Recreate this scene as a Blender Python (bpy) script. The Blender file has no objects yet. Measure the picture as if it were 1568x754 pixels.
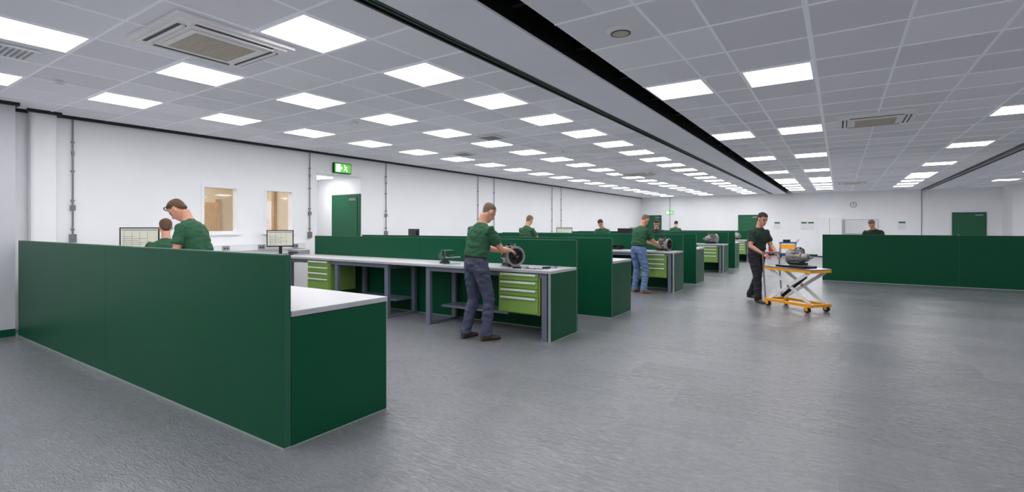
import bpy, math, random
from mathutils import Vector, Matrix, kdtree, noise
random.seed(4)
V=Vector
scene=bpy.context.scene
try:
    scene.view_settings.view_transform='Standard'
    scene.view_settings.look='None'
except Exception as e: print(e)

# ------------------------------------------------------------------ materials
def s2l(c):
    return tuple(((x/255)/12.92 if x/255<=0.04045 else ((x/255+0.055)/1.055)**2.4) for x in c)
def mat(name,rgb,rough=0.5,metal=0.0,var=0.06,scale=8.0,bump=0.0,bscale=60.0,emit=None,estr=0,spec=0.5):
    m=bpy.data.materials.new(name); m.use_nodes=True
    nt=m.node_tree; b=nt.nodes['Principled BSDF']
    lin=s2l(rgb)
    b.inputs['Roughness'].default_value=rough
    b.inputs['Metallic'].default_value=metal
    b.inputs['Specular IOR Level'].default_value=spec
    tc=nt.nodes.new('ShaderNodeTexCoord')
    n=nt.nodes.new('ShaderNodeTexNoise'); n.inputs['Scale'].default_value=scale; n.inputs['Detail'].default_value=4
    nt.links.new(tc.outputs['Object'],n.inputs['Vector'])
    r=nt.nodes.new('ShaderNodeValToRGB')
    r.color_ramp.elements[0].position=.3; r.color_ramp.elements[1].position=.7
    r.color_ramp.elements[0].color=tuple(x*(1-var) for x in lin)+(1,)
    r.color_ramp.elements[1].color=tuple(min(1,x*(1+var)) for x in lin)+(1,)
    nt.links.new(n.outputs['Fac'],r.inputs['Fac'])
    nt.links.new(r.outputs['Color'],b.inputs['Base Color'])
    if bump>0:
        n2=nt.nodes.new('ShaderNodeTexNoise'); n2.inputs['Scale'].default_value=bscale; n2.inputs['Detail'].default_value=3
        nt.links.new(tc.outputs['Object'],n2.inputs['Vector'])
        bp=nt.nodes.new('ShaderNodeBump'); bp.inputs['Strength'].default_value=bump; bp.inputs['Distance'].default_value=0.01
        nt.links.new(n2.outputs['Fac'],bp.inputs['Height']); nt.links.new(bp.outputs['Normal'],b.inputs['Normal'])
    if emit:
        b.inputs['Emission Color'].default_value=s2l(emit)+(1,); b.inputs['Emission Strength'].default_value=estr
    return m
M={}
CEIL_GLOW=(214,216,228)  # tint of the added glow on ceiling parts that are no lamps
M['white']=mat('wall_white_paint',(246,246,249),.6,var=.012,scale=2,bump=.05,bscale=150)
M['greywall']=mat('wall_grey',(196,196,204),.6,var=.015,scale=2)  # darker grey than the rest of the left wall
M['beam']=mat('bulkhead_grey_glow',(206,207,214),.55,var=.03,scale=1.5,emit=CEIL_GLOW,estr=.12)  # added emission brightens the bulkhead, which is no light source
M['tbar']=mat('ceiling_tbar_white_glow',(232,233,239),.4,var=.01,emit=CEIL_GLOW,estr=.14)  # T-bars emit a little added fill light to lift the ceiling
M['black']=mat('black_trim',(16,17,18),.45,var=.1)
M['dkgreen']=mat('laminate_dark_green',(6,76,50),.42,var=.03,scale=1.2,spec=.2)
M['doorgreen']=mat('door_green',(16,92,60),.4,var=.04)
M['edge']=mat('aluminium_edging',(170,176,176),.35,metal=.4,var=.05)
M['gredge']=mat('green_edging',(28,88,66),.4)
M['desk']=mat('worktop_light_grey',(206,205,209),.38,var=.03,scale=30)
M['deskedge']=mat('worktop_edge',(178,178,184),.4)
M['leg']=mat('frame_blue_grey',(104,112,126),.4,var=.04)
M['ltgreen']=mat('drawer_apple_green',(128,164,78),.38,var=.03)
M['handle']=mat('drawer_handle_silver',(225,230,225),.35,metal=.0)
M['steel']=mat('steel',(150,152,156),.3,metal=.9,var=.1,scale=20)
M['galv']=mat('galvanised',(130,134,140),.4,metal=.6,var=.12,scale=30)
M['cast']=mat('cast_aluminium',(150,147,144),.42,metal=.6,var=.3,scale=30,bump=.3,bscale=80)
M['dkmetal']=mat('dark_metal',(36,38,42),.4,metal=.6,var=.2,scale=20)
M['plastic']=mat('black_plastic',(24,25,27),.4)
M['grplastic']=mat('grey_plastic',(150,152,156),.45)
M['whplastic']=mat('white_plastic',(232,232,234),.4,var=.01)
M['acplastic']=mat('ac_cream_plastic_glow',(214,212,210),.45,var=.01,emit=CEIL_GLOW,estr=.10)  # AC housing given a faint added glow, part of the ceiling fill
M['acgrill']=mat('ac_grille_glow',(176,168,156),.5,var=.1,scale=60,emit=(176,166,152),estr=.10)  # warm emission added to brighten the grille; no lamp inside
M['acslot']=mat('ac_slot_dark',(60,60,62),.5)
M['vice']=mat('vice_green',(20,66,50),.4)
M['orange']=mat('yellow_orange_paint',(250,168,14),.4)
M['blue']=mat('blue_paint',(40,70,130),.4)
M['wood']=mat('light_wood',(196,164,122),.5,var=.15,scale=6)
M['beige']=mat('beige_wall',(222,208,182),.6,var=.03)
M['skin']=mat('skin',(210,152,126),.5,var=.07,scale=14)
M['lips']=mat('lips',(176,104,92),.5)
M['hairb']=mat('hair_brown',(92,66,46),.7,var=.25,scale=80,bump=.5,bscale=200)
M['hairg']=mat('hair_grey_brown',(112,90,74),.7,var=.2,scale=80,bump=.4,bscale=200)
M['haird']=mat('hair_dark',(40,32,28),.7,var=.25,scale=80,bump=.5,bscale=200)
M['polo']=mat('polo_green',(36,84,56),.85,var=.12,scale=10,bump=.4,bscale=30)
M['polod']=mat('polo_black_green',(28,50,40),.85,var=.12,scale=10,bump=.4,bscale=30)
M['jeans']=mat('jeans_navy',(64,70,92),.85,var=.2,scale=14,bump=.4,bscale=30)
M['jeansb']=mat('jeans_blue',(96,120,160),.85,var=.22,scale=12,bump=.4,bscale=30)
M['trous']=mat('trousers_black',(36,36,44),.85,var=.15,scale=12,bump=.4,bscale=30)
M['shoe']=mat('shoe_brown',(72,54,42),.5,var=.15)
M['shoet']=mat('boot_tan',(150,112,66),.6,var=.15)
M['belt']=mat('belt_leather',(30,24,22),.4)
M['eye']=mat('eye_dark',(30,26,24),.2)
M['signg']=mat('exit_sign_green',(60,170,80),.4,emit=(110,190,60),estr=.8)
M['signw']=mat('exit_sign_white',(240,250,240),.4,emit=(240,255,240),estr=1.2)
M['screen']=mat('screen_lit',(150,150,140),.2,emit=(226,224,206),estr=.5)
M['screenline']=mat('screen_lines',(110,120,130),.3,emit=(120,135,150),estr=.2)
M['light']=mat('luminaire_diffuser',(255,255,255),.5,emit=(255,255,255),estr=11.5)
M['lightframe']=mat('luminaire_frame_glow',(235,236,240),.4,emit=CEIL_GLOW,estr=.15)  # frame around the diffuser also emits a weak added glow
M['red']=mat('red_paint',(190,30,26),.4)

def tile_mat(name,x0,px,y0,py):
    m=bpy.data.materials.new(name); m.use_nodes=True; nt=m.node_tree; b=nt.nodes['Principled BSDF']
    tc=nt.nodes.new('ShaderNodeTexCoord'); sep=nt.nodes.new('ShaderNodeSeparateXYZ'); nt.links.new(tc.outputs['Object'],sep.inputs[0])
    outs=[]
    for ax,o,p in(('X',x0,px),('Y',y0,py)):
        a=nt.nodes.new('ShaderNodeMath'); a.operation='SUBTRACT'; a.inputs[1].default_value=o; nt.links.new(sep.outputs[ax],a.inputs[0])
        d=nt.nodes.new('ShaderNodeMath'); d.operation='DIVIDE'; d.inputs[1].default_value=p; nt.links.new(a.outputs[0],d.inputs[0])
        f=nt.nodes.new('ShaderNodeMath'); f.operation='FLOOR'; nt.links.new(d.outputs[0],f.inputs[0]); outs.append(f)
    cb=nt.nodes.new('ShaderNodeCombineXYZ'); nt.links.new(outs[0].outputs[0],cb.inputs[0]); nt.links.new(outs[1].outputs[0],cb.inputs[1])
    wn=nt.nodes.new('ShaderNodeTexWhiteNoise'); nt.links.new(cb.outputs[0],wn.inputs['Vector'])
    r=nt.nodes.new('ShaderNodeValToRGB'); r.color_ramp.elements[0].color=s2l((208,208,215))+(1,); r.color_ramp.elements[1].color=s2l((222,222,229))+(1,)
    nt.links.new(wn.outputs['Value'],r.inputs['Fac']); nt.links.new(r.outputs['Color'],b.inputs['Base Color'])
    nt.links.new(r.outputs['Color'],b.inputs['Emission Color']); b.inputs['Emission Strength'].default_value=.10  # added even emission stands in for light on the tiles and fills the room
    b.inputs['Roughness'].default_value=.75
    return m
M['tileL']=tile_mat('ceiling_tile_a_glow',-3.53,.69,3.035,.695)
M['tileR']=tile_mat('ceiling_tile_b_glow',-.22,.70,6.65,.744)

def floor_mat():
    m=bpy.data.materials.new('vinyl_slate_floor'); m.use_nodes=True; nt=m.node_tree; b=nt.nodes['Principled BSDF']
    L=nt.links.new
    tc=nt.nodes.new('ShaderNodeTexCoord')
    br=nt.nodes.new('ShaderNodeTexBrick'); br.inputs['Scale'].default_value=1.0
    br.inputs['Brick Width'].default_value=1.2; br.inputs['Row Height'].default_value=.6; br.inputs['Mortar Size'].default_value=.001
    br.inputs['Color1'].default_value=s2l((119,121,126))+(1,); br.inputs['Color2'].default_value=s2l((126,128,133))+(1,)
    br.inputs['Mortar'].default_value=s2l((114,117,122))+(1,)
    L(tc.outputs['Object'],br.inputs['Vector'])
    n=nt.nodes.new('ShaderNodeTexNoise'); n.inputs['Scale'].default_value=1.6; n.inputs['Detail'].default_value=6; L(tc.outputs['Object'],n.inputs['Vector'])
    mr=nt.nodes.new('ShaderNodeMapRange'); mr.inputs['To Min'].default_value=.93; mr.inputs['To Max'].default_value=1.07; L(n.outputs['Fac'],mr.inputs['Value'])
    mp=nt.nodes.new('ShaderNodeMapping'); mp.inputs['Scale'].default_value=(10,34,1); mp.inputs['Rotation'].default_value=(0,0,.45); L(tc.outputs['Object'],mp.inputs['Vector'])
    n2=nt.nodes.new('ShaderNodeTexNoise'); n2.inputs['Scale'].default_value=1; n2.inputs['Detail'].default_value=5; n2.inputs['Distortion'].default_value=2.0
    L(mp.outputs[0],n2.inputs['Vector'])
    mr3=nt.nodes.new('ShaderNodeMapRange'); mr3.inputs['From Min'].default_value=.3; mr3.inputs['From Max'].default_value=.7; mr3.inputs['To Min'].default_value=.88; mr3.inputs['To Max'].default_value=1.12; L(n2.outputs['Fac'],mr3.inputs['Value'])
    mm=nt.nodes.new('ShaderNodeMath'); mm.operation='MULTIPLY'; L(mr.outputs[0],mm.inputs[0]); L(mr3.outputs[0],mm.inputs[1])
    mx=nt.nodes.new('ShaderNodeVectorMath'); mx.operation='SCALE'; L(br.outputs['Color'],mx.inputs[0]); L(mm.outputs[0],mx.inputs['Scale'])
    L(mx.outputs[0],b.inputs['Base Color'])
    bp=nt.nodes.new('ShaderNodeBump'); bp.inputs['Strength'].default_value=.8; bp.inputs['Distance'].default_value=.009
    L(n2.outputs['Fac'],bp.inputs['Height']); L(bp.outputs['Normal'],b.inputs['Normal'])
    sh=nt.nodes.new('ShaderNodeSeparateColor'); L(br.outputs['Color'],sh.inputs[0])
    mr2=nt.nodes.new('ShaderNodeMapRange'); mr2.inputs['From Min'].default_value=s2l((119,0,0))[0]; mr2.inputs['From Max'].default_value=s2l((126,0,0))[0]; mr2.inputs['To Min'].default_value=.20; mr2.inputs['To Max'].default_value=.25; L(sh.outputs[0],mr2.inputs['Value'])
    L(mr2.outputs[0],b.inputs['Roughness'])
    b.inputs['Specular IOR Level'].default_value=.75
    return m
M['floor']=floor_mat()
def glass_mat():
    m=bpy.data.materials.new('window_glass'); m.use_nodes=True; nt=m.node_tree
    for n in list(nt.nodes):
        if n.type=='BSDF_PRINCIPLED': nt.nodes.remove(n)
    out=[n for n in nt.nodes if n.type=='OUTPUT_MATERIAL'][0]
    t=nt.nodes.new('ShaderNodeBsdfTransparent'); g=nt.nodes.new('ShaderNodeBsdfGlossy'); g.inputs['Roughness'].default_value=.03
    mx=nt.nodes.new('ShaderNodeMixShader'); mx.inputs[0].default_value=.08
    nt.links.new(t.outputs[0],mx.inputs[1]); nt.links.new(g.outputs[0],mx.inputs[2]); nt.links.new(mx.outputs[0],out.inputs[0])
    return m
M['glass']=glass_mat()

# ------------------------------------------------------------------ mesh builder
class MB:
    def __init__(s): s.v=[]; s.f=[]; s.m=[]; s.names=[]; s.sm=[]
    def mi(s,k):
        if k not in s.names: s.names.append(k)
        return s.names.index(k)
    def add(s,vs,fs,k,smooth=False,T=None):
        o=len(s.v)
        for p in vs:
            p=V(p)
            if T is not None: p=T@p
            s.v.append(p)
        i=s.mi(k)
        for f in fs: s.f.append([a+o for a in f]); s.m.append(i); s.sm.append(smooth)
    def box(s,x0,x1,y0,y1,z0,z1,k,T=None):
        vs=[(x,y,z) for z in(z0,z1) for y in(y0,y1) for x in(x0,x1)]
        s.add(vs,[(0,2,3,1),(4,5,7,6),(0,1,5,4),(2,6,7,3),(0,4,6,2),(1,3,7,5)],k,T=T)
    def cyl(s,p0,p1,r0,k,r1=None,n=16,smooth=True,T=None):
        p0=V(p0);p1=V(p1); r1=r0 if r1 is None else r1
        d=(p1-p0).normalized(); a=d.orthogonal().normalized(); b=d.cross(a)
        vs=[];
        for p,r in((p0,r0),(p1,r1)):
            for i in range(n):
                t=2*math.pi*i/n; vs.append(p+a*r*math.cos(t)+b*r*math.sin(t))
        s.add(vs,[(i,(i+1)%n,n+(i+1)%n,n+i) for i in range(n)],k,smooth,T)
        s.add(vs,[tuple(range(n))[::-1],tuple(range(n,2*n))],k,False,T)
    def ring(s,c,ax,ro,ri,h,k,n=24,T=None):
        c=V(c);d=V(ax).normalized(); a=d.orthogonal().normalized(); b=d.cross(a); vs=[]
        for (hh,r) in((0,ro),(h,ro),(h,ri),(0,ri)):
            for i in range(n):
                t=2*math.pi*i/n; vs.append(c+d*hh+a*r*math.cos(t)+b*r*math.sin(t))
        fs=[]
        for q in range(4):
            for i in range(n):
                j=(i+1)%n; q2=(q+1)%4
                fs.append((q*n+i,q*n+j,q2*n+j,q2*n+i))
        s.add(vs,fs,k,False,T)
    def ell(s,c,r,k,n=14,T=None):
        c=V(c); vs=[];fs=[]; m=n//2
        for j in range(1,m):
            ph=math.pi*j/m
            for i in range(n):
                t=2*math.pi*i/n
                vs.append(c+V((r[0]*math.sin(ph)*math.cos(t),r[1]*math.sin(ph)*math.sin(t),r[2]*math.cos(ph))))
        top=len(vs); vs.append(c+V((0,0,r[2]))); vs.append(c-V((0,0,r[2])))
        for j in range(m-2):
            for i in range(n): fs.append((j*n+i,j*n+(i+1)%n,(j+1)*n+(i+1)%n,(j+1)*n+i))
        for i in range(n):
            fs.append((top,(i+1)%n,i)); fs.append((top+1,(m-2)*n+i,(m-2)*n+(i+1)%n))
        s.add(vs,fs,k,True,T)
    def pipe(s,pts,r,k,n=10,T=None):
        for a,b in zip(pts[:-1],pts[1:]): s.cyl(a,b,r,k,n=n,T=T)
        for p in pts[1:-1]: s.ell(p,(r,r,r),k,n=8,T=T)
    def mesh(s,name):
        me=bpy.data.meshes.new(name); me.from_pydata([tuple(p) for p in s.v],[],s.f)
        for k in s.names: me.materials.append(M[k])
        me.polygons.foreach_set('material_index',s.m); me.polygons.foreach_set('use_smooth',s.sm); me.update()
        return me
    def build(s,name,loc=(0,0,0),rz=0,bevel=0):
        o=bpy.data.objects.new(name,s.mesh(name)); scene.collection.objects.link(o); o.location=loc; o.rotation_euler=(0,0,rz)
        if bevel:
            md=o.modifiers.new('bevel','BEVEL'); md.width=bevel; md.segments=2; md.limit_method='ANGLE'; md.angle_limit=math.radians(50)
        return o
def inst(name,me,loc,rz=0,bevel=0,sc=1.0):
    o=bpy.data.objects.new(name,me); scene.collection.objects.link(o); o.location=loc; o.rotation_euler=(0,0,rz); o.scale=(sc,sc,sc)
    if bevel:
        md=o.modifiers.new('bevel','BEVEL'); md.width=bevel; md.segments=2; md.limit_method='ANGLE'; md.angle_limit=math.radians(50)
    return o

# ------------------------------------------------------------------ dimensions
H=3.2; XL=-9.9; YF=29.0; XR=12.0; YB=-6.0
b=MB(); b.box(-13.5,XR+.2,YB-.2,YF+.2,-.1,0,'floor'); b.build('floor')
b=MB()
def lw(y0,y1,z0,z1): b.box(XL-.15,XL,y0,y1,z0,z1,'white')
HT=H+.6
lw(YB,4.485,0,HT); lw(4.485,5.18,0,1.36); lw(4.485,5.18,2.29,HT); lw(5.18,5.69,0,HT)
lw(5.69,6.36,0,1.36); lw(5.69,6.36,2.29,HT); lw(6.36,6.93,0,HT); lw(6.93,8.18,2.72,HT); lw(8.18,YF+.15,0,HT)
b.build('wall_left')
b=MB(); b.box(XL,-9.42,YB,1.90,0,HT,'greywall'); b.build('wall_left_return')
b=MB(); b.box(XL,-9.74,2.12,2.42,0,HT,'white'); b.build('pilaster',bevel=.04)
b=MB(); b.box(-12.4,XL-.15,8.18,8.33,0,2.9,'white'); b.box(-12.4,XL-.15,6.78,6.93,0,2.9,'white'); b.box(-12.55,-12.4,6.78,8.33,0,2.9,'white')
b.box(-12.4,XL-.15,6.93,8.18,2.72,2.9,'white'); b.build('wall_recess')
b=MB(); b.box(-11.1,-10.5,7.2,7.8,2.70,2.719,'light'); b.build('ceiling_light_recess')
def door(name,x0,x1,y,z1,face=-1):
    b=MB()
    b.box(x0-.06,x1+.06,min(y,y+face*.05),max(y,y+face*.05),0,z1+.06,'doorgreen')
    b.box(x0,x1,min(y+face*.05,y+face*.062),max(y+face*.05,y+face*.062),.01,z1,'doorgreen')
    b.box(x0+.004,x1-.004,y+face*.055-.009,y+face*.055+.009,z1-.0,z1+.006,'black')
    b.box(x0+.12,x0+.2,y+face*.062-.006,y+face*.062+.006,.95,1.15,'steel')
    b.cyl((x0+.16,y+face*.06,1.05),(x0+.16,y+face*.11,1.05),.012,'steel'); b.cyl((x0+.16,y+face*.11,1.05),(x0+.28,y+face*.11,1.05),.011,'steel')
    b.box(x1-.3,x1-.05,y+face*.062-.01,y+face*.05,z1-.1,z1-.04,'steel')
    return b.build(name)
door('door_1',-10.93,-9.98,8.18,2.25)
b=MB(); b.box(-13.2,-13.05,3.4,6.78,0,3,'beige'); b.box(-13.2,XL-.15,3.25,3.4,0,3,'beige'); b.box(-13.05,XL-.15,6.7,6.78,0,3,'beige'); b.box(-13.2,XL-.15,3.25,6.78,2.95,3.05,'white')
b.build('wall_office')
b=MB()
for y0 in(4.0,5.35):
    b.box(-13.05,-13.0,y0,y0+.9,0,2.1,'wood'); b.box(-13.05,-12.97,y0-.08,y0,0,2.18,'wood'); b.box(-13.05,-12.97,y0+.9,y0+.98,0,2.18,'wood')
b.box(-12.2,-12.1,6.62,6.7,0,2.9,'wood'); b.box(-11.2,-11.1,6.62,6.7,0,2.9,'wood'); b.box(-12.1,-11.2,6.67,6.7,0,2.1,'white')
b.build('door_office')
b=MB()
for x in(-12.6,-11.2):
    for y in(3.8,5.0): b.box(x,x+.6,y,y+.6,2.93,2.949,'light')
b.build('ceiling_light_office')
for i,(y0,y1) in enumerate(((4.485,5.18),(5.69,6.36))):
    b=MB(); z0,z1=1.36,2.29
    for a in((y0,y0+.05,z0,z1),(y1-.05,y1,z0,z1),(y0+.05,y1-.05,z0,z0+.05),(y0+.05,y1-.05,z1-.05,z1)): b.box(XL-.13,XL+.015,*a,'white')
    b.box(XL-.08,XL-.074,y0+.05,y1-.05,z0+.05,z1-.05,'glass')
    b.box(XL+.0,XL+.035,y0-.02,y1+.02,z0-.03,z0,'white')
    b.build('window_%d'%(i+1))
b=MB(); b.box(XL-.15,XR+.2,YF,YF+.15,0,HT,'white'); b.build('wall_far')
b=MB(); b.box(XR,XR+.15,YB,YF,0,HT,'white'); b.build('wall_right')
b=MB(); b.box(XL-.15,XR+.2,YB-.15,YB,0,HT,'white'); b.build('wall_back')
b=MB(); b.box(5.75,XR,27.5,YF,0,H,'white'); b.build('wall_far_return')
door('door_2',-9.72,-8.75,YF,2.1); door('door_3',-4.5,-3.55,YF,2.06); door('door_4',4.2,5.2,YF,2.06)
b=MB(); b.box(XL,XL+.015,2.42,6.93,0,.1,'dkgreen'); b.box(XL,XL+.015,8.18,YF,0,.1,'dkgreen'); b.box(-9.42,-9.405,YB,1.9,0,.1,'dkgreen'); b.build('baseboard_left')
b=MB(); b.box(-8.6,-4.6,YF-.015,YF,0,.1,'dkgreen'); b.box(-3.4,4.1,YF-.015,YF,0,.1,'dkgreen'); b.build('baseboard_far')

# ------------------------------------------------------------------ ceiling
b=MB()
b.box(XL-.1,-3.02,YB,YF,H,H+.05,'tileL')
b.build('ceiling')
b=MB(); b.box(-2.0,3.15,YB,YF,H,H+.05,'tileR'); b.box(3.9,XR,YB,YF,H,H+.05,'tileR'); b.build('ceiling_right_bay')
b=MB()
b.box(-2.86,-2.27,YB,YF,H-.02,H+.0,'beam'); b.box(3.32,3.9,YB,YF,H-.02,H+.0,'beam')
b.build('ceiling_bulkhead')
b=MB()
b.box(-3.02,-2.86,YB,YF,H-.0,H+.1,'black'); b.box(-3.02,-2.995,YB,YF,H-.015,H,'black'); b.box(-2.885,-2.86,YB,YF,H-.025,H,'black'); b.box(-2.96,-2.945,YB,YF,H-.006,H,'gredge')
b.box(-2.86,-2.27,YB,YF,H+.001,H+.1,'black'); b.box(-2.31,-2.27,YB,YF,H+.1,H+.5,'black'); b.box(-2.0,-1.96,YB,YF,H+.05,H+.5,'black'); b.box(-2.31,-1.96,YB,YF,H+.5,H+.55,'black')
b.box(3.15,3.32,YB,YF,H+.05,H+.1,'black'); b.box(3.12,3.16,YB,YF,H-.03,H+.05,'black'); b.box(3.30,3.33,YB,YF,H-.04,H-.02,'black')
y=-5.0
while y<YF: b.box(-2.27,-2.0,y,y+.05,H+.12,H+.17,'dkmetal'); y+=1.2
b.box(-2.17,-2.13,YB,YF,H+.2,H+.24,'dkmetal')
b.box(XL,XL+.05,2.42,YF,H-.045,H,'black'); b.box(-9.42,-9.38,YB,1.9,H-.045,H,'black'); b.box(XL,-9.38,1.9,1.94,H-.045,H,'black'); b.box(XL,XL+.05,1.94,2.12,H-.045,H,'black'); b.box(-9.74,-9.69,2.08,2.46,H-.045,H,'black')
b.build('trim_1')
b=MB(); zt0,zt1=H-.006,H
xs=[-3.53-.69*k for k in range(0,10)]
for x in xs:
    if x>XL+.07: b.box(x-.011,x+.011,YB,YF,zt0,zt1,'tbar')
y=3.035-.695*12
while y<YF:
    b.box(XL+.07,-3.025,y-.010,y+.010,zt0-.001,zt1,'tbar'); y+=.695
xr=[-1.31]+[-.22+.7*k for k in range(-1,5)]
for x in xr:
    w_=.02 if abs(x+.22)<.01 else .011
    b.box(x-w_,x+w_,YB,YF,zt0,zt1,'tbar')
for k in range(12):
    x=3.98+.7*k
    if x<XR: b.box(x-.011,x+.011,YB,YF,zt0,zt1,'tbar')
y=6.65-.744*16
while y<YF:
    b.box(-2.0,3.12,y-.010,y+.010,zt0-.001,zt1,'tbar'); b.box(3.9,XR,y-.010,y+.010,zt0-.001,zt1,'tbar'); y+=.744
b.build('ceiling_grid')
b=MB()
def lum(x0,x1,y0,y1):
    b.box(x0+.035,x1-.035,y0+.035,y1-.035,H-.010,H-.001,'light')
    for q in((x0+.012,x0+.035,y0+.012,y1-.012),(x1-.035,x1-.012,y0+.012,y1-.012),(x0+.035,x1-.035,y0+.012,y0+.035),(x0+.035,x1-.035,y1-.035,y1-.012)):
        b.box(*q,H-.012,H-.001,'lightframe')
for k in range(-5,19):
    y1=3.035+1.39*k
    if y1>YF: break
    for xa in(-4.22,-6.29,-8.36): lum(xa,xa+.69,y1-.695,y1)
for k in range(-3,6):
    y1=6.65+3.72*k
    for xa in(-2.0,-.92,1.88): lum(xa,xa+.70,y1-.744,y1)
    for xa in(4.68,7.48,10.28): lum(xa,xa+.70,y1-.744,y1)
for k in range(8,14):
    y1=6.65+1.488*k+.744*3
    if y1<YF-.8 and abs(((y1-6.65)/3.72)%1)>.1 and abs(((y1-6.65)/3.72)%1)<.9:
        for xa in(-2.0,-.92,1.88): lum(xa,xa+.70,y1-.744,y1)
b.build('ceiling_light_panels')

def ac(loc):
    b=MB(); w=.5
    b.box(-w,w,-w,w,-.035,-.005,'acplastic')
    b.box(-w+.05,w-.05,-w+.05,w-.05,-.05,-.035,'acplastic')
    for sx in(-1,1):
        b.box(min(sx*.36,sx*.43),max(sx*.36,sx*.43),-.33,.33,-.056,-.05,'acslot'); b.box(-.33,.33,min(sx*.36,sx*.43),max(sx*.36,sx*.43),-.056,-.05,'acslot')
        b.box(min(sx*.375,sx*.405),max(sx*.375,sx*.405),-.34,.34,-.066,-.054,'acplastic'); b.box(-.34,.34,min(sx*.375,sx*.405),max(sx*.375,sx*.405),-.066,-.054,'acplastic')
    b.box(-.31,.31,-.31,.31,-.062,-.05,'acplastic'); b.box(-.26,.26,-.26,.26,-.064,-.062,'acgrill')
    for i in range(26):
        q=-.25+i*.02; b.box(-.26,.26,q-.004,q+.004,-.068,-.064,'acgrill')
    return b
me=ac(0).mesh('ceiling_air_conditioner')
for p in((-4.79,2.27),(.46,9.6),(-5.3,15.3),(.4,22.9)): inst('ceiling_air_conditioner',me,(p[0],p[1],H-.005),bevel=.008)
b=MB(); b.cyl((0,0,-.03),(0,0,-.005),.10,'acplastic',r1=.12,n=32); b.ring((0,0,-.034),(0,0,1),.085,.075,.006,'acslot'); b.cyl((0,0,-.036),(0,0,-.03),.07,'acgrill',n=28)
b.build('ceiling_speaker',(-1.58,4.09,H))
b=MB(); b.cyl((0,0,-.04),(0,0,0),.04,'whplastic',r1=.055,n=20); me=b.mesh('smoke_detector')
for p in((-7.6,1.9),(-6.6,5.3),(-5.2,9.9),(1.6,14.0)): inst('smoke_detector',me,(p[0],p[1],H-.008))
b=MB(); b.box(-.2,.2,-.2,.2,-.02,0,'whplastic')
for i in range(8): b.box(-.17,.17,-.165+i*.043,-.150+i*.043,-.026,-.018,'grplastic')
me=b.mesh('ceiling_vent')
for p in((-6.63,1.28),(-5.5,7.6),(-7.3,9.0)): inst('ceiling_vent',me,(p[0],p[1],H-.008))

# ------------------------------------------------------------------ wall services
def conduit(y,zb,box=True):
    b=MB(); dy=0
    b.cyl((XL+.03,y+dy,zb),(XL+.03,y+dy,H-.05),.012,'galv',n=10)
    z=zb+.1
    while z<H-.1:
        b.box(XL,XL+.045,y+dy-.02,y+dy+.02,z-.012,z+.012,'galv'); z+=.45
    if box:
        b.box(XL,XL+.06,y+dy-.04,y+dy+.04,zb-.1,zb+.03,'galv'); b.box(XL,XL+.05,y+dy-.03,y+dy+.03,1.75,1.83,'galv'); b.cyl((XL+.03,y+dy,2.6),(XL+.03,y+dy,2.66),.02,'galv')
    b.build('wall_conduit')
for y in(2.63,6.73,8.96): conduit(y,1.35)
for y in(12.9,13.8,17.9,18.7): conduit(y,1.2,box=False)
b=MB()
for x in(-8.2,3.1):
    b.cyl((x,YF-.03,1.0),(x,YF-.03,H-.02),.014,'galv',n=8); b.box(x-.04,x+.04,YF-.06,YF,.9,1.02,'galv')
b.build('wall_conduit')
b=MB(); y0,y1=7.34,7.82
b.box(XL,XL+.07,y0,y1,2.76,3.0,'dkgreen'); b.box(XL+.07,XL+.075,y0+.015,y1-.015,2.775,2.985,'signg')
X=XL+.075
b.box(X,X+.004,y0+.05,y0+.17,2.79,2.97,'signw')
def sb(ya,za,yb,zb,w):
    b.cyl((X+.004,ya,za),(X+.004,yb,zb),w,'signw',n=6)
sb(7.63,2.93,7.65,2.87,.012); sb(7.65,2.87,7.70,2.81,.01); sb(7.65,2.87,7.60,2.82,.01); sb(7.63,2.92,7.69,2.90,.008); b.ell((X+.004,7.62,2.955),(.004,.014,.014),'signw')
sb(7.45,2.88,7.56,2.88,.009); sb(7.56,2.88,7.53,2.91,.009); sb(7.56,2.88,7.53,2.85,.009)
b.build('exit_sign')
b=MB(); b.box(-8.45,-8.0,YF-.04,YF,2.2,2.4,'signg'); b.box(-8.4,-8.25,YF-.046,YF-.04,2.23,2.37,'signw'); b.box(-8.18,-8.04,YF-.046,YF-.04,2.28,2.32,'signw'); b.build('exit_sign')
b=MB(); b.box(XL,XL+.06,2.9,6.6,1.02,1.14,'whplastic')
for y in(3.2,4.0,4.9,5.6,6.35): b.box(XL+.06,XL+.07,y-.07,y+.07,1.035,1.125,'grplastic'); b.box(XL+.07,XL+.074,y-.04,y-.01,1.06,1.09,'acslot'); b.box(XL+.07,XL+.074,y+.01,y+.04,1.06,1.09,'acslot')
b.build('wall_trunking_sockets')

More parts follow.
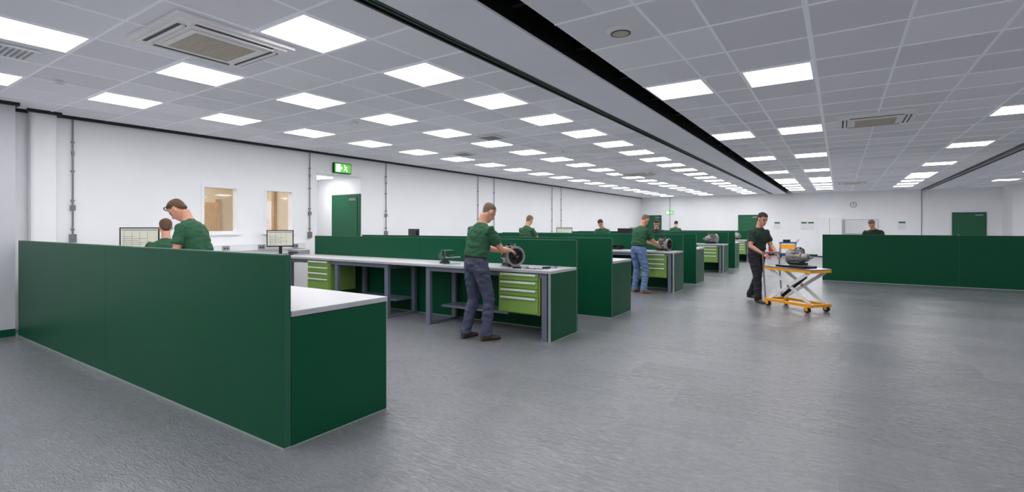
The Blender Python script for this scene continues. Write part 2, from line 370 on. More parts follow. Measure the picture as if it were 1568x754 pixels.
# ------------------------------------------------------------------ benches
XE=-3.10
def rowA(yp,xl):
    b=MB(); n=2; w=(XE-xl)/n
    for i in range(n):
        x0=xl+i*w; x1=x0+w
        b.box(x0+.002,x1-.002,yp,yp+.05,.012,1.30,'dkgreen')
        b.box(x0,x1,yp+.002,yp+.048,1.30,1.308,'gredge'); b.box(x0,x1,yp-.002,yp+.05,0,.012,'edge')
    for i in range(n+1):
        x=xl+i*w; x=min(max(x,xl+.002),XE-.002)
        b.box(x-.002,x+.002,yp+.001,yp+.049,.012,1.30,'gredge')
    b.build('partition_screen')
    b=MB()
    y0,y1=yp+.052,yp+.90
    b.box(xl,XE+.005,y0,y1,.885,.925,'desk'); b.box(xl,XE+.007,y1,y1+.003,.885,.922,'deskedge'); b.box(XE+.005,XE+.008,y0,y1,.887,.922,'deskedge')
    b.box(XE-.035,XE,y0,y1-.005,.008,.885,'dkgreen'); b.box(XE-.036,XE+.002,y0,y1-.004,0,.008,'edge'); b.box(XE-.035,XE+.001,y1-.005,y1-.001,0,.885,'edge')
    for x in(xl+.1,xl+2.1,xl+4.1,XE-.14):
        b.box(x,x+.08,y1-.12,y1-.06,0,.885,'leg'); b.box(x,x+.08,y0+.03,y0+.09,0,.885,'leg'); b.box(x+.01,x+.07,y0+.09,y1-.12,.8,.86,'leg')
    b.box(xl+.1,XE-.06,y0+.1,y0+.4,.24,.27,'leg'); b.box(xl+.18,XE-.14,y1-.11,y1-.07,.81,.87,'leg')
    b.build('workbench',bevel=.003)
def rowB(yf,xl):
    yp=yf+.74
    b=MB(); n=2; w=(XE-xl)/n
    for i in range(n):
        x0=xl+i*w;x1=x0+w
        b.box(x0+.002,x1-.002,yp,yp+.05,.012,1.30,'dkgreen'); b.box(x0,x1,yp+.002,yp+.048,1.30,1.308,'gredge'); b.box(x0,x1,yp,yp+.052,0,.012,'edge')
    b.box(XE-.003,XE+.001,yp+.001,yp+.049,.012,1.30,'gredge')
    b.build('partition_screen')
    b=MB(); y0,y1=yf,yp-.002
    b.box(xl,XE+.005,y0,y1,.885,.925,'desk'); b.box(xl,XE+.007,y0-.003,y0,.887,.922,'deskedge'); b.box(XE+.005,XE+.008,y0,y1,.887,.922,'deskedge')
    b.box(XE-.035,XE,y0+.005,y1,.008,.885,'dkgreen'); b.box(XE-.036,XE+.002,y0+.004,y1,0,.008,'edge'); b.box(XE-.036,XE+.001,y0+.001,y0+.005,0,.885,'edge')
    for x in(-3.25,-5.30,-6.22,-7.50,-8.9):
        b.box(x,x+.08,y0+.03,y0+.09,0,.885,'leg'); b.box(x,x+.08,y1-.1,y1-.04,0,.885,'leg'); b.box(x+.01,x+.07,y0+.09,y1-.1,.8,.86,'leg'); b.box(x-.01,x+.09,y0+.02,y1-.03,0,.03,'leg')
    b.box(-5.22,-3.25,y0+.035,y0+.08,.82,.885,'leg'); b.box(-8.9,-6.22,y0+.035,y0+.08,.82,.885,'leg')
    b.box(-5.22,-3.96,y0+.3,y1-.05,.24,.27,'leg'); b.box(-7.42,-6.22,y0+.3,y1-.05,.24,.27,'leg')
    b.build('workbench',bevel=.003)
b=MB(); w=.66; 
b.box(0,w,.02,.58,0,.55,'ltgreen')
z=.55
for h in(.105,.105,.105,.225):
    b.box(.02,w-.02,0,.02,z-h+.006,z-.004,'ltgreen'); b.box(.05,w-.05,-.022,-.012,z-.035,z-.012,'handle'); b.box(.05,w-.05,-.014,0,z-.018,z-.012,'handle'); b.box(.05,w-.05,-.022,0,z-.037,z-.033,'handle')
    z-=h
drawer=b.mesh('drawer_cabinet')
rowsA=(1.92,7.62,13.32,19.02,24.72); rowsB=(5.58,11.28,16.98,22.68)
for y in rowsA: rowA(y,-9.37 if y<2 else -9.2)
for y in rowsB:
    rowB(y,-9.1)
    inst('drawer_cabinet',drawer,(-3.94,y+.02,.325),bevel=.004)
    inst('drawer_cabinet',drawer,(-8.30,y+.02,.325),bevel=.004)
b=MB(); b.box(XL+.01,-9.12,2.84,6.28,.885,.925,'desk'); b.box(-9.12,-9.117,2.84,5.57,.887,.922,'deskedge')
for y in(2.9,4.2,5.4): b.box(-9.2,-9.14,y,y+.08,0,.885,'leg'); b.box(XL+.05,XL+.11,y,y+.08,0,.885,'leg'); b.box(XL+.11,-9.2,y+.01,y+.07,.8,.86,'leg')
b.build('computer_desk',bevel=.003)
b=MB()
for x0,x1 in((-.4,2.45),(2.45,5.3),(5.3,8.2)):
    b.box(x0+.002,x1-.002,16.2,16.25,.012,1.27,'dkgreen'); b.box(x0,x1,16.2,16.25,1.27,1.278,'gredge'); b.box(x0,x1,16.197,16.25,0,.012,'edge'); b.box(x1-.003,x1+.003,16.199,16.25,.012,1.27,'gredge')
b.box(-.4,-.35,16.252,17.1,.0,.9,'dkgreen')
b.build('partition_screen')
b=MB(); b.box(-.4,8.2,16.252,17.1,.9,.94,'desk')
for x in(0,2,4,6,8): b.box(x,x+.08,17.0,17.06,0,.9,'leg'); b.box(x,x+.08,16.3,16.36,0,.9,'leg')
b.build('workbench')

# ------------------------------------------------------------------ monitors etc
def monitor(loc,rz,w=.5,h=.31,z0=.14,lit=True):
    b=MB(); b.box(-w/2,w/2,0,.035,z0,z0+h,'plastic'); b.box(-w/2+.05,w/2-.05,.035,.06,z0+.05,z0+h-.05,'plastic')
    b.box(-w/2+.018,w/2-.018,-.003,0,z0+.025,z0+h-.018,'screen' if lit else 'plastic')
    if lit:
        b.box(-w/2+.03,w/2-.03,-.005,-.003,z0+h-.05,z0+h-.035,'screenline')
        for i in range(6): b.box(-w/2+.04,-w/2+.04+w*(.3+.1*(i*7%5)),-.005,-.003,z0+.05+i*.032,z0+.056+i*.032,'screenline')
        for i in range(4): b.box(-w/2+.06+i*.1,-w/2+.064+i*.1,-.005,-.003,z0+.04,z0+h-.06,'screenline')
    b.box(-.03,.03,.035,.055,.02,z0+.1,'plastic'); b.box(-.12,.12,-.06,.12,0,.015,'plastic')
    return b.build('computer_monitor',loc,rz)
monitor((-9.35,3.32,.925),math.radians(60),w=.52,h=.36,z0=.2)
monitor((-9.5,5.80,.925),math.radians(50),w=.5,h=.34,z0=.16)
monitor((-8.0,8.1,.925),math.radians(160),h=.34,z0=.18)
monitor((-7.2,13.85,.925),math.radians(30),h=.34,z0=.2)
monitor((-6.9,19.5,.925),math.radians(0),h=.34,z0=.2)
monitor((-5.2,13.9,.925),math.radians(180),h=.32,z0=.2,lit=False)
def keyboard(loc,rz):
    b=MB(); b.box(-.22,.22,-.075,.075,0,.02,'plastic')
    for i in range(14):
        for j in range(5): b.box(-.21+i*.03,-.21+i*.03+.025,-.065+j*.027,-.065+j*.027+.022,.02,.027,'acslot')
    b.build('keyboard',loc,rz)
keyboard((-9.28,5.52,.925),math.radians(60)); keyboard((-9.25,3.75,.925),math.radians(70))
b=MB(); b.ell((0,0,.015),(.03,.05,.018),'plastic'); b.build('computer_mouse',(-9.2,5.85,.925))
b=MB(); b.box(-.18,.18,-.12,.12,0,.09,'grplastic'); b.box(-.16,.16,-.1,.1,.09,.1,'whplastic'); b.box(-.12,.12,-.14,-.12,.03,.05,'plastic'); b.build('desktop_printer',(-9.35,6.12,.925),0.1)

def gearbox():
    b=MB(); zc=.17
    prof=[(-.26,.055),(-.24,.075),(-.16,.09),(-.14,.12),(-.04,.125),(-.02,.105),(.02,.125),(.09,.150),(.11,.155)]
    for (x0,r0),(x1,r1) in zip(prof[:-1],prof[1:]): b.cyl((x0,0,zc),(x1,0,zc),r0,'cast',r1=r1,n=28,smooth=True)
    b.ring((.11,0,zc),(1,0,0),.160,.125,.02,'cast',n=32)
    b.cyl((.108,0,zc),(.113,0,zc),.127,'plastic',n=28)
    b.ring((.115,0,zc),(1,0,0),.118,.088,.025,'dkmetal',n=28); b.ring((.115,0,zc),(1,0,0),.045,.02,.03,'dkmetal',n=20); b.cyl((.11,0,zc),(.17,0,zc),.014,'steel',n=12)
    for i in range(6):
        t=i*math.pi/3; c,s_=math.cos(t),math.sin(t)
        b.cyl((.122,.042*c,zc+.042*s_),(.122,.095*c,zc+.095*s_),.010,'dkmetal',n=8)
    for i in range(12):
        t=i*math.pi/6+.2; c,s_=math.cos(t),math.sin(t)
        b.cyl((.10,.143*c,zc+.143*s_),(.14,.143*c,zc+.143*s_),.009,'steel',n=6)
        b.box(-.12,.10,-.004,.004,.10,.15,'cast',T=Matrix.Translation((0,0,zc))@Matrix.Rotation(t,4,'X'))
    b.box(-.18,.06,-.10,.10,0,.06,'dkmetal'); b.box(-.22,.08,-.11,.11,.0,.014,'steel')
    b.box(-.14,-.02,-.06,.06,zc+.09,zc+.16,'cast'); b.box(-.12,-.04,-.11,-.05,zc,zc+.08,'dkmetal'); b.cyl((-.07,-.03,zc+.16),(-.07,-.03,zc+.2),.02,'dkmetal'); b.cyl((-.01,.05,zc+.1),(-.01,.05,zc+.19),.016,'steel')
    b.pipe([(-.2,-.09,.12),(-.08,-.14,.16),(.03,-.14,.26),(.06,-.05,.32)],.010,'dkmetal')
    b.pipe([(-.2,.05,.2),(-.16,.02,.34),(-.04,.0,.36),(.05,.04,.30)],.009,'plastic')
    b.cyl((-.33,0,zc),(-.26,0,zc),.022,'steel')
    return b
gb=gearbox().mesh('gearbox')
inst('gearbox',gb,(-3.90,5.90,.925),math.radians(-30),bevel=.002,sc=.9)
inst('gearbox',gb,(-3.42,11.66,.925),math.radians(-10),bevel=.002,sc=.9)
inst('gearbox',gb,(-3.5,17.3,.925),math.radians(40),bevel=.002)
inst('gearbox',gb,(-3.7,23.1,.925),math.radians(90),bevel=.002)
inst('gearbox',gb,(-3.55,8.2,.925),math.radians(80),bevel=.002)
inst('gearbox',gb,(-4.3,13.9,.925),math.radians(150),bevel=.002)
b=MB()
b.cyl((0,0,0),(0,0,.03),.08,'vice',n=20); b.cyl((0,0,.03),(0,0,.075),.055,'vice',n=20)
b.box(-.05,.05,-.08,.12,.07,.15,'vice'); b.box(-.075,.075,-.09,-.03,.12,.21,'vice'); b.box(-.075,.075,-.03,-.022,.17,.21,'steel')
b.box(-.035,.035,-.26,-.05,.085,.14,'vice'); b.box(-.075,.075,-.20,-.15,.10,.21,'vice'); b.box(-.075,.075,-.15,-.142,.17,.21,'steel'); b.cyl((0,.06,.11),(0,.15,.11),.045,'vice',n=18)
b.cyl((0,-.26,.11),(0,-.32,.11),.016,'steel',n=10); b.cyl((-.11,-.305,.11),(.11,-.305,.11),.007,'steel',n=8); b.ell((.11,-.305,.11),(.012,)*3,'steel'); b.ell((-.11,-.305,.11),(.012,)*3,'steel')
b.build('bench_vice',(-5.12,5.84,.926),math.radians(65),bevel=.006)
def spanner(loc,rz,L=.2):
    b=MB(); b.box(-L/2,L/2,-.008,.008,0,.006,'steel'); b.ring((-L/2-.012,0,0),(0,0,1),.018,.009,.007,'steel',n=14)
    for s_ in(-1,1): b.box(L/2,L/2+.03,min(s_*.007,s_*.018),max(s_*.007,s_*.018),0,.007,'steel')
    b.box(L/2-.01,L/2+.006,-.016,.016,0,.007,'steel'); b.build('spanner',loc,rz)
spanner((-3.42,5.68,.926),.4); spanner((-3.36,5.78,.926),.1,.16); spanner((-3.5,5.74,.926),-.5,.22); spanner((-4.9,5.75,.926),.8)
def ratchet(loc,rz):
    b=MB(); b.cyl((-.1,0,.014),(.02,0,.014),.013,'dkmetal',n=10); b.cyl((.02,0,.014),(.1,0,.014),.007,'steel',n=10); b.cyl((.11,0,.002),(.11,0,.028),.02,'steel',n=16); b.build('ratchet_wrench',loc,rz)
ratchet((-3.3,5.9,.926),1.0); ratchet((-3.62,5.66,.926),.2)
def partsbin(loc,rz,k='blue'):
    b=MB(); b.box(-.1,.1,-.15,.15,0,.008,k); b.box(-.1,-.092,-.15,.15,.008,.1,k); b.box(.092,.1,-.15,.15,.008,.1,k); b.box(-.092,.092,.142,.15,.008,.1,k); b.box(-.092,.092,-.15,-.142,.008,.06,k)
    for i in range(6): b.cyl((-.06+.025*i,-.08+.03*(i%3),.008),(-.06+.025*i,-.08+.03*(i%3),.05+.01*(i%2)),.012,'steel',n=8)
    b.build('parts_bin',loc,rz)
partsbin((-4.6,11.75,.926),.1,'dkmetal'); partsbin((-4.3,17.45,.926),.1); partsbin((-4.7,17.4,.926),.3,'dkmetal'); partsbin((-5.4,8.2,.926),.3,'dkmetal'); partsbin((-6.5,11.75,.926),.2); partsbin((-5.0,19.6,.926),.3)

b=MB(); b.box(-.9,.08,28.5,YF-.01,.05,1.92,'whplastic'); b.box(-.9,.08,28.48,28.5,.06,1.91,'whplastic'); b.box(-.415,-.405,28.474,28.481,.06,1.91,'acslot'); b.box(-.46,-.44,28.45,28.48,.9,1.1,'steel'); b.box(-.38,-.36,28.45,28.48,.9,1.1,'steel'); b.box(-.88,.06,28.52,28.98,0,.05,'black')
b.build('storage_cupboard')
b=MB(); b.box(.2,1.5,YF-.03,YF,1.15,1.82,'whplastic'); 
for q in((.18,1.52,1.13,1.15),(.18,1.52,1.82,1.84),(.18,.2,1.15,1.82),(1.5,1.52,1.15,1.82)): b.box(q[0],q[1],YF-.035,YF,q[2],q[3],'edge')
b.box(.3,1.4,YF-.08,YF-.03,1.14,1.155,'edge'); b.build('whiteboard')
b=MB(); b.ring((0,0,0),(0,-1,0),.13,.115,.04,'plastic'); b.cyl((0,0,0),(0,-.03,0),.12,'whplastic',n=28); b.box(-.006,.006,-.036,-.03,0,.08,'plastic'); b.box(0,.06,-.036,-.03,-.005,.005,'plastic'); b.build('wall_clock',(.55,YF,2.55))
b=MB(); b.box(-.35,.35,-.22,.22,.68,.74,'blue'); b.box(-.35,.35,-.22,.22,.14,.2,'blue'); b.box(-.34,.34,-.21,.21,.42,.62,'orange')
for x in(-.34,.31):
    for y in(-.21,.18): b.box(x,x+.03,y,y+.03,.1,.7,'blue'); b.cyl((x+.015-.0,y+.015-.012,.05),(x+.015,y+.027,.05),.05,'black',n=14)
b.pipe([(.35,-.18,.7),(.46,-.18,.86),(.46,.18,.86),(.35,.18,.7)],.014,'steel'); b.box(-.2,.1,-.1,.1,.74,.86,'dkmetal'); b.build('tool_trolley',(-2.1,27.4,0),.2)
b=MB(); b.cyl((0,0,.06),(0,0,.5),.075,'red',n=20); b.ell((0,0,.5),(.075,.075,.06),'red'); b.cyl((0,0,.54),(0,0,.62),.02,'black'); b.box(-.01,.1,-.012,.012,.6,.62,'black'); b.pipe([(0,-.03,.58),(.09,-.05,.5),(.09,-.05,.2)],.01,'black'); b.cyl((0,0,0),(0,0,.06),.08,'black',n=20); b.build('fire_extinguisher',(-3.0,28.8,0))
b=MB()
b.box(-.15,.15,-.03,.0,-.2,.2,'whplastic'); b.box(-.12,.12,-.034,-.03,.1,.17,'doorgreen')
me=b.mesh('wall_notice')
for x in(-2.7,-1.5,-1.2,2.4): inst('wall_notice',me,(x,YF,1.55))

# lift table trolley
b=MB()
for sy in(-1,1):
    y=sy*.22
    b.box(-.50,.50,y-.025,y+.025,.10,.15,'orange')
    b.box(-.50,.50,y-.02,y+.02,.69,.735,'orange')
    for (xa,xb) in((-.42,.42),(.42,-.42)):
        yy=sy*(.185 if xa<0 else .16)
        d=V((xb-xa,0,.54)); L=d.length; ang=math.atan2(.54,xb-xa)
        T=Matrix.Translation((xa,yy,.15))@Matrix.Rotation(-ang,4,'Y')
        b.box(0,L,-.010,.010,-.028,.028,'whplastic',T=T)
    b.cyl((0,sy*.14,.42),(0,sy*.21,.42),.02,'steel')
    for x in(-.42,.42):
        b.cyl((x,y-.02,.055),(x,y+.02,.055),.055,'black',n=20); b.cyl((x,y-.024,.055),(x,y+.024,.055),.025,'steel',n=14); b.box(x-.03,x+.03,y-.035,y-.027,.04,.12,'orange'); b.box(x-.03,x+.03,y+.027,y+.035,.04,.12,'orange')
for x in(-.50,.46): b.box(x,x+.04,-.2,.2,.10,.15,'orange'); b.box(x,x+.04,-.2,.2,.69,.735,'orange')
b.box(-.50,.50,-.245,.245,.735,.755,'steel'); b.cyl((-.3,0,.2),(.2,0,.6),.03,'dkmetal'); b.cyl((-.05,0,.40),(.2,0,.6),.018,'steel')
b.pipe([(-.50,-.2,.13),(-.54,-.2,.55),(-.57,-.2,1.0),(-.57,.2,1.0),(-.54,.2,.55),(-.50,.2,.13)],.013,'steel')
b.box(-.3,.28,-.17,.17,.755,.79,'dkmetal')
cart=b.build('scissor_lift_trolley',(-.66,10.38,0),math.radians(-38),bevel=.003)
inst('gearbox',gb,(-.66,10.38,.79),math.radians(150),bevel=.002,sc=.9)

# ------------------------------------------------------------------ people
def ik(a,c,l1,l2,hint):
    d=c-a; L=min(d.length,(l1+l2)*.998); n=d.normalized(); x=(l1*l1-l2*l2+L*L)/(2*L); h=math.sqrt(max(0,l1*l1-x*x))
    hp=hint-n*hint.dot(n); hp.normalize(); return a+n*x+hp*h, a+n*L
def interp(t,pts):
    if t<=pts[0][0]: return pts[0][1]
    for (a,va),(b_,vb) in zip(pts[:-1],pts[1:]):
        if t<=b_: return va+(vb-va)*(t-a)/(b_-a)
    return pts[-1][1]
class Body:
    def __init__(s): s.v=[];s.f=[];s.lab=[]
    def loft(s,rings,n=14,sub=3):
        out=[]; N=len(rings)
        def cr(p0,p1,p2,p3,t): return .5*((2*p1)+(-p0+p2)*t+(2*p0-5*p1+4*p2-p3)*t*t+(-p0+3*p1-3*p2+p3)*t**3)
        for i in range(N-1):
            r0=rings[max(0,i-1)];r1=rings[i];r2=rings[i+1];r3=rings[min(N-1,i+2)]
            k=sub if (r2[0]-r1[0]).length>.02 else 1
            for j in range(k):
                t=j/k; out.append((cr(r0[0],r1[0],r2[0],r3[0],t),r1[1].lerp(r2[1],t),r1[2].lerp(r2[2],t),r1[3]))
        out.append(rings[-1])
        o=len(s.v)
        for c,a,bb,l in out:
            for i in range(n):
                t=2*math.pi*i/n; p=c+a*math.cos(t)+bb*math.sin(t); s.v.append(p); s.lab.append(l)
        for q in range(len(out)-1):
            for i in range(n): s.f.append((o+q*n+i,o+q*n+(i+1)%n,o+(q+1)*n+(i+1)%n,o+(q+1)*n+i))
        s.f.append(tuple(o+i for i in range(n))[::-1]); s.f.append(tuple(o+(len(out)-1)*n+i for i in range(n)))
    def limb(s,pts,ref,**kw):
        rings=[]; N=len(pts)
        for i,(p,r,l) in enumerate(pts):
            d=(pts[min(N-1,i+1)][0]-pts[max(0,i-1)][0]).normalized()
            a=ref-d*ref.dot(d)
            if a.length<1e-3: a=d.orthogonal()
            a.normalize(); c=d.cross(a)
            rx,ry=r if isinstance(r,tuple) else (r,r)
            rings.append((p,a*rx,c*ry,l))
        s.loft(rings,**kw)
def hand(B,w,dirv,palm,side,curl,spread=1.0):
    f=dirv.normalized(); n=(palm-f*palm.dot(f)).normalized(); s_=f.cross(n)
    if s_.dot(side)<0: s_=-s_
    B.limb([(w-f*.03,(.026,.020),'skin'),(w+f*.01,(.029,.018),'skin'),(w+f*.05,(.040,.016),'skin'),(w+f*.088,(.040,.013),'skin'),(w+f*.096,(.034,.008),'skin')],s_,n=10,sub=2)
    for i,(o,L) in enumerate(((.030,.072),(.010,.080),(-.010,.075),(-.029,.060))):
        p=w+f*.088+s_*o; ang=0; pts=[(p-f*.01,.0085,'skin')]; q=p
        for j,fr in enumerate((.42,.32,.26)):
            ang+=curl*(.5+.35*j)
            d=f*math.cos(ang)+n*math.sin(ang)+s_*o*1.5*spread
            q=q+d.normalized()*L*fr; pts.append((q,.0082-.0012*j,'skin'))
        B.limb(pts,s_,n=8,sub=2)
    p=w+f*.025+s_*.030; d=(f*.65+s_*.65+n*.25).normalized(); p1=p+d*.035; d2=(f*.85+s_*.15+n*(.3+curl*.4)).normalized()
    B.limb([(p-d*.01,.013,'skin'),(p1,.0105,'skin'),(p1+d2*.028,.0095,'skin'),(p1+d2*.05,.007,'skin')],f,n=8,sub=2)
def person(name,loc,yaw,S=1.0,lean=.2,pz=.96,py=0,headpitch=.5,headyaw=0,rh=(.2,.45,1.05),lh=(-.2,.45,1.05),rf=(.13,0,0),lf=(-.13,.0,0),fyaw=.15,
           shirt='polo',trs='jeans',hair='hairb',shoe='shoe',curl=.5,bald=False,vox=.011,tw=0,elb=(.6,-.5,-.6),glasses=False):
    B=Body()
    P=V((0,py,pz)); R=V((math.cos(tw),math.sin(tw),0))
    def U(a): return V((-math.sin(tw)*math.sin(a),math.cos(tw)*math.sin(a),math.cos(a)))
    sp=[(-.12,P-U(lean*.15)*.12,U(lean*.1)),(0,P,U(lean*.3))]
    p=P; 
    for i,(ds,la) in enumerate(((.12,.6),(.12,.9),(.12,1.1),(.12,1.25),(.10,1.35))):
        p=p+U(lean*la)*ds; sp.append((sp[-1][0]+ds,p,U(lean*la)))
    def S_(x):
        for (s0,p0,u0),(s1,p1,u1) in zip(sp[:-1],sp[1:]):
            if x<=s1+1e-6: t=(x-s0)/(s1-s0); return p0.lerp(p1,t),u0.lerp(u1,t).normalized()
        return sp[-1][1],sp[-1][2]
    rings=[]
    for x,rx,ry,l in((-.11,.10,.08,trs),(-.06,.170,.124,trs),(0,.182,.136,trs),(.06,.170,.124,trs),(.07,.170,.124,'belt'),(.085,.169,.123,'belt'),(.09,.186,.140,shirt),(.13,.186,.142,shirt),(.20,.182,.138,shirt),(.27,.188,.140,shirt),(.34,.200,.142,shirt),(.41,.203,.130,shirt),(.46,.175,.104,shirt),(.495,.118,.082,shirt),(.52,.07,.068,shirt)):
        c,u=S_(x); f=u.cross(R).normalized(); rings.append((c,R*rx,f*ry,l))
    B.loft(rings,n=24,sub=2)
    nb,u=S_(.50); f=u.cross(R).normalized()
    hu0=(u*.9+V((0,0,1))*.35).normalized()
    ht=nb+hu0*.10+f*.012
    B.limb([(nb-hu0*.03,.074,shirt),(nb+hu0*.024,.073,shirt),(nb+hu0*.032,.061,'skin'),(nb+hu0*.07,.057,'skin'),(ht+hu0*.05,.055,'skin')],R,n=16)
    hr=R*math.cos(headyaw)+f*math.sin(headyaw); hf0=(V((0,0,1)).cross(hr)).normalized()
    hf=(hf0*math.cos(headpitch)-V((0,0,1))*math.sin(headpitch)).normalized(); hu=hr.cross(hf).normalized()
    hb=ht+hu*.0+hf*.022
    def HP(x,y,z): return hb+hr*x+hf*y+hu*z
    rg=[]
    for z,rx,ry,cy in((-.022,.020,.020,.050),(-.012,.038,.040,.040),(.01,.050,.058,.028),(.04,.060,.072,.016),(.075,.068,.084,.006),(.11,.073,.093,-.002),(.145,.076,.097,-.006),(.18,.072,.091,-.009),(.205,.058,.074,-.010),(.222,.034,.045,-.010),(.228,.012,.016,-.010)):
        rg.append((HP(0,cy,z),hr*rx,hf*ry,'skin'))
    B.loft(rg,n=22,sub=3)
    B.limb([(HP(0,.082,.115),.009,'skin'),(HP(0,.098,.09),.012,'skin'),(HP(0,.107,.070),.015,'skin'),(HP(0,.090,.056),.010,'skin')],hr,n=8)
    for sx in(-1,1):
        B.limb([(HP(sx*.070,-.004,.118),(.010,.018),'skin'),(HP(sx*.083,-.010,.10),(.008,.017),'skin'),(HP(sx*.078,-.004,.068),(.008,.010),'skin')],hr,n=8)
        B.limb([(HP(sx*.050,.074,.118),.009,'brow'),(HP(sx*.018,.090,.122),.009,'brow')],hu,n=6)
    B.limb([(HP(-.024,.082,.033),.007,'lips'),(HP(0,.090,.034),.010,'lips'),(HP(.024,.082,.033),.007,'lips')],hu,n=6)
    if not bald:
        rg=[]
        for z,rx,ry,cy in((.055,.035,.03,-.075),(.09,.068,.055,-.05),(.13,.083,.088,-.024),(.165,.085,.101,-.012),(.2,.074,.092,-.012),(.225,.052,.064,-.012),(.242,.018,.022,-.012)):
            rg.append((HP(0,cy,z),hr*rx,hf*ry,'skin'))
        B.loft(rg,n=20,sub=3)
    hands=[]
    for sx,tg in((1,rh),(-1,lh)):
        sc,su=S_(.425); sh=sc+R*sx*.178; tg=V(tg)
        el,wr=ik(sh,tg,.285,.255,V((sx*elb[0],elb[1],elb[2])))
        d1=(el-sh); d2=(wr-el)
        B.limb([(sc+R*sx*.10,.066,shirt),(sh,.072,shirt),(sh+d1*.25,.069,shirt),(sh+d1*.62,.070,shirt),(sh+d1*.68,.068,shirt),(sh+d1*.70,.045,'skin'),(sh+d1*.85,.043,'skin'),(el,.041,'skin'),(el+d2*.25,.044,'skin'),(el+d2*.6,.036,'skin'),(el+d2*.92,.027,'skin'),(wr,.026,'skin')],R,n=14)
        hands.append((wr,d2.normalized(),sx))
    for sx,ft in((1,rf),(-1,lf)):
        hp=P+R*sx*.092-V((0,0,.03)); ft=V(ft); an=ft+V((0,0,.085)); kh=V((sx*.15,1,0))
        kn,an2=ik(hp,an,.435,.43,kh); an=an2
        d1=kn-hp; d2=an-kn
        B.limb([(hp+V((0,0,.03)),.102,trs),(hp+d1*.15,.103,trs),(hp+d1*.5,.092,trs),(kn-d1*.08,.077,trs),(kn,.075,trs),(kn+d2*.12,.072,trs),(kn+d2*.35,.075,trs),(kn+d2*.7,.069,trs),(an-d2*.06,.072,trs),(an+d2.normalized()*.03,.074,trs)],R,n=16)
        fy=fyaw*sx; fd=V((math.sin(fy),math.cos(fy),0)); fs=V((fd.y,-fd.x,0)); base=V((an.x,an.y,ft.z))
        rg=[]
        for t,w,h in((-.075,.018,.02),(-.068,.032,.036),(-.03,.040,.045),(.03,.042,.045),(.09,.046,.034),(.14,.048,.027),(.185,.040,.022),(.208,.022,.014)):
            rg.append((base+fd*t+V((0,0,h)),fs*w,V((0,0,h)),shoe))
        B.loft(rg,n=14,sub=2)
        B.limb([(base+V((0,0,.05)),.040,shoe),(an+V((0,0,.03)),.045,shoe)],R,n=12)
    me=bpy.data.meshes.new(name+'_src'); me.from_pydata([tuple(q) for q in B.v],[],B.f); me.update()
    ob=bpy.data.objects.new(name+'_src',me); scene.collection.objects.link(ob)
    md=ob.modifiers.new('r','REMESH'); md.mode='VOXEL'; md.voxel_size=vox; md.use_smooth_shade=True
    ms=ob.modifiers.new('s','SMOOTH'); ms.factor=.5; ms.iterations=3
    dg=bpy.context.evaluated_depsgraph_get(); dg.update()
    ev=ob.evaluated_get(dg); m2=ev.to_mesh()
    vs=[v.co.copy() for v in m2.vertices]; ns=[v.normal.copy() for v in m2.vertices]; fs=[tuple(p.vertices) for p in m2.polygons]; ev.to_mesh_clear()
    bpy.data.objects.remove(ob)
    kd=kdtree.KDTree(len(B.v))
    for i,q in enumerate(B.v): kd.insert(q,i)
    kd.balance()
    HL=[(-.10,.03),(-.06,.05),(-.035,.11),(.0,.125),(.025,.145),(.04,.168),(.1,.178)]
    off=.012 if bald else 0
    labs=[]
    for f_ in fs:
        c=sum((vs[i] for i in f_),V())/len(f_); _,i,_=kd.find(c); l=B.lab[i]
        if l in('skin','brow','lips'):
            q=c-hb; x,y,z=q.dot(hr),q.dot(hf),q.dot(hu)
            if .02<z<.27 and abs(x)<.12 and -.14<y<.13:
                ear=abs(x)>.078 and z<.135 and y>-.035
                if not ear and z>interp(y,HL)+off: l=hair
                elif l=='brow': l=hair
            elif l=='brow': l=hair
        labs.append(l)
    cloth=set()
    for k,f_ in enumerate(fs):
        if labs[k] in(shirt,trs): cloth.update(f_)
    sd=V((loc[0]*3.1,loc[1]*1.7,0))
    for i in cloth:
        q=vs[i]; w_=noise.noise(V((q.x*7,q.y*7,q.z*13))+sd); w2=noise.noise(V((q.x*16,q.y*16,q.z*24))+sd*2)
        vs[i]=q+ns[i]*((abs(w_)-.2)*.022+w2*.006)
    HB=Body()
    for wr,dv,sx in hands:
        pn=V((-sx*.5,.15,-.8)); hand(HB,wr,(dv*.8+V((0,.25,-.1))).normalized(),pn,V((-sx,0.3,0)),curl)
    for sx in(-1,1):
        HB.limb([(HP(sx*.030,.078,.098),.010,'eye'),(HP(sx*.030,.0865,.098),.008,'eye')],hu,n=8)
        if glasses: HB.limb([(HP(sx*.080,.0,.175),.004,'belt'),(HP(sx*.075,.07,.20),.006,'belt'),(HP(0,.100,.19),.006,'belt')],hu,n=6)
    o=len(vs); vs+=HB.v; fs+=[tuple(i+o for i in f_) for f_ in HB.f]
    labs+=[HB.lab[f_[0]] for f_ in HB.f]
    names=sorted(set(labs))
    mm=bpy.data.meshes.new(name); mm.from_pydata([tuple(q*S) for q in vs],[],fs)
    for k in names: mm.materials.append(M[k])
    mm.polygons.foreach_set('material_index',[names.index(l) for l in labs]); mm.polygons.foreach_set('use_smooth',[True]*len(fs)); mm.update()
    oo=bpy.data.objects.new(name,mm); scene.collection.objects.link(oo); oo.location=loc; oo.rotation_euler=(0,0,yaw)
    return oo
r=math.radians
person('standing_man',(-4.03,5.22,0),r(-16),S=1.045,lean=.2,headpitch=.6,rh=(.12,.46,1.12),lh=(-.12,.50,1.10),rf=(.15,.05,0),lf=(-.15,-.05,0),hair='hairg',bald=True,vox=.009)
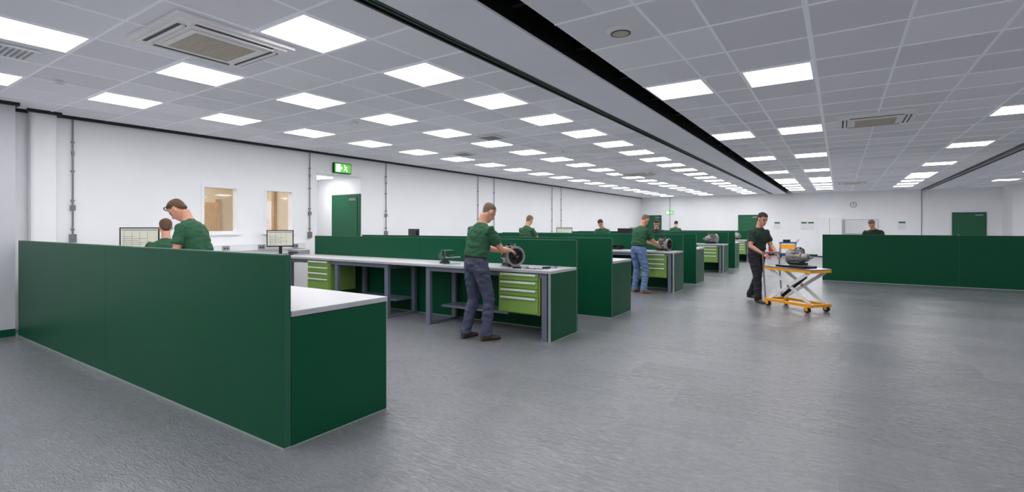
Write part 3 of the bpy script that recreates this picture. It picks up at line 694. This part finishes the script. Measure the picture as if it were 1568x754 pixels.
person('standing_man',(-3.80,10.92,0),r(-25),S=1.02,lean=.22,headpitch=.6,rh=(.12,.46,1.08),lh=(-.05,.48,1.08),rf=(.16,.0,0),lf=(-.16,.05,0),trs='jeansb',shoe='shoet',hair='hairg',bald=True,vox=.011)
person('leaning_man',(-6.94,3.14,0),r(125),S=1.08,lean=.30,headpitch=.8,headyaw=.05,rh=(.16,.42,.90),lh=(-.16,.30,.90),hair='hairb',vox=.009,glasses=True)
person('seated_man',(-8.60,3.40,0),r(72),S=1.03,lean=.12,pz=.75,headpitch=.2,rh=(.18,.42,1.0),lh=(-.18,.42,1.0),rf=(.15,.40,0.10),lf=(-.15,.40,0.10),hair='hairb',trs='trous')
b=MB(); b.cyl((0,0,.60),(0,0,.65),.2,'plastic',n=24); b.cyl((0,0,.1),(0,0,.60),.025,'steel'); b.ring((0,0,.20),(0,0,1),.22,.205,.016,'steel',n=28)
for i in range(5):
    t=i*2*math.pi/5; b.cyl((0,0,.1),(.27*math.cos(t),.27*math.sin(t),.07),.018,'plastic',n=8); b.cyl((.27*math.cos(t)-.015,.27*math.sin(t),.03),(.27*math.cos(t)+.015,.27*math.sin(t),.03),.03,'plastic',n=12); b.cyl((0,0,.21),(.21*math.cos(t),.21*math.sin(t),.21),.008,'steel',n=8)
b.build('stool',(-8.60,3.40,0))
person('standing_man',(-6.85,10.95,0),r(-8),S=1.02,lean=.2,headpitch=.5,hair='hairg',vox=.014)
person('standing_man',(-6.25,14.75,0),r(180),S=1.0,lean=.35,headpitch=.6,hair='haird',vox=.015)
person('standing_man',(-4.6,14.8,0),r(200),S=.98,lean=.3,headpitch=.5,hair='haird',shirt='polod',vox=.015)
person('standing_man',(-6.1,22.3,0),r(0),S=1.0,lean=.25,headpitch=.5,hair='haird',vox=.016)
person('walking_man',(-1.385,10.946,0),r(-128),S=1.0,lean=.14,headpitch=.35,rh=(.17,.31,.98),lh=(-.17,.31,.98),rf=(.10,.14,0),lf=(-.10,-.26,.03),hair='haird',shirt='polod',trs='trous',bald=False,vox=.011)
person('standing_man',(.85,17.55,0),r(160),S=.98,lean=.35,headpitch=.6,hair='hairg',shirt='polod',vox=.015)

# ------------------------------------------------------------------ world, camera
w=bpy.data.worlds.new('world'); scene.world=w; w.use_nodes=True; w.node_tree.nodes['Background'].inputs[0].default_value=(.8,.85,1,1); w.node_tree.nodes['Background'].inputs[1].default_value=.1
cam=bpy.data.cameras.new('camera'); co=bpy.data.objects.new('camera',cam); scene.collection.objects.link(co)
co.location=(0,0,1.5); co.rotation_euler=(math.radians(90),0,math.radians(33.5)); cam.sensor_width=36; cam.lens=36*758/1568; cam.shift_y=-30/1568; cam.clip_start=.05; cam.clip_end=200
scene.camera=co
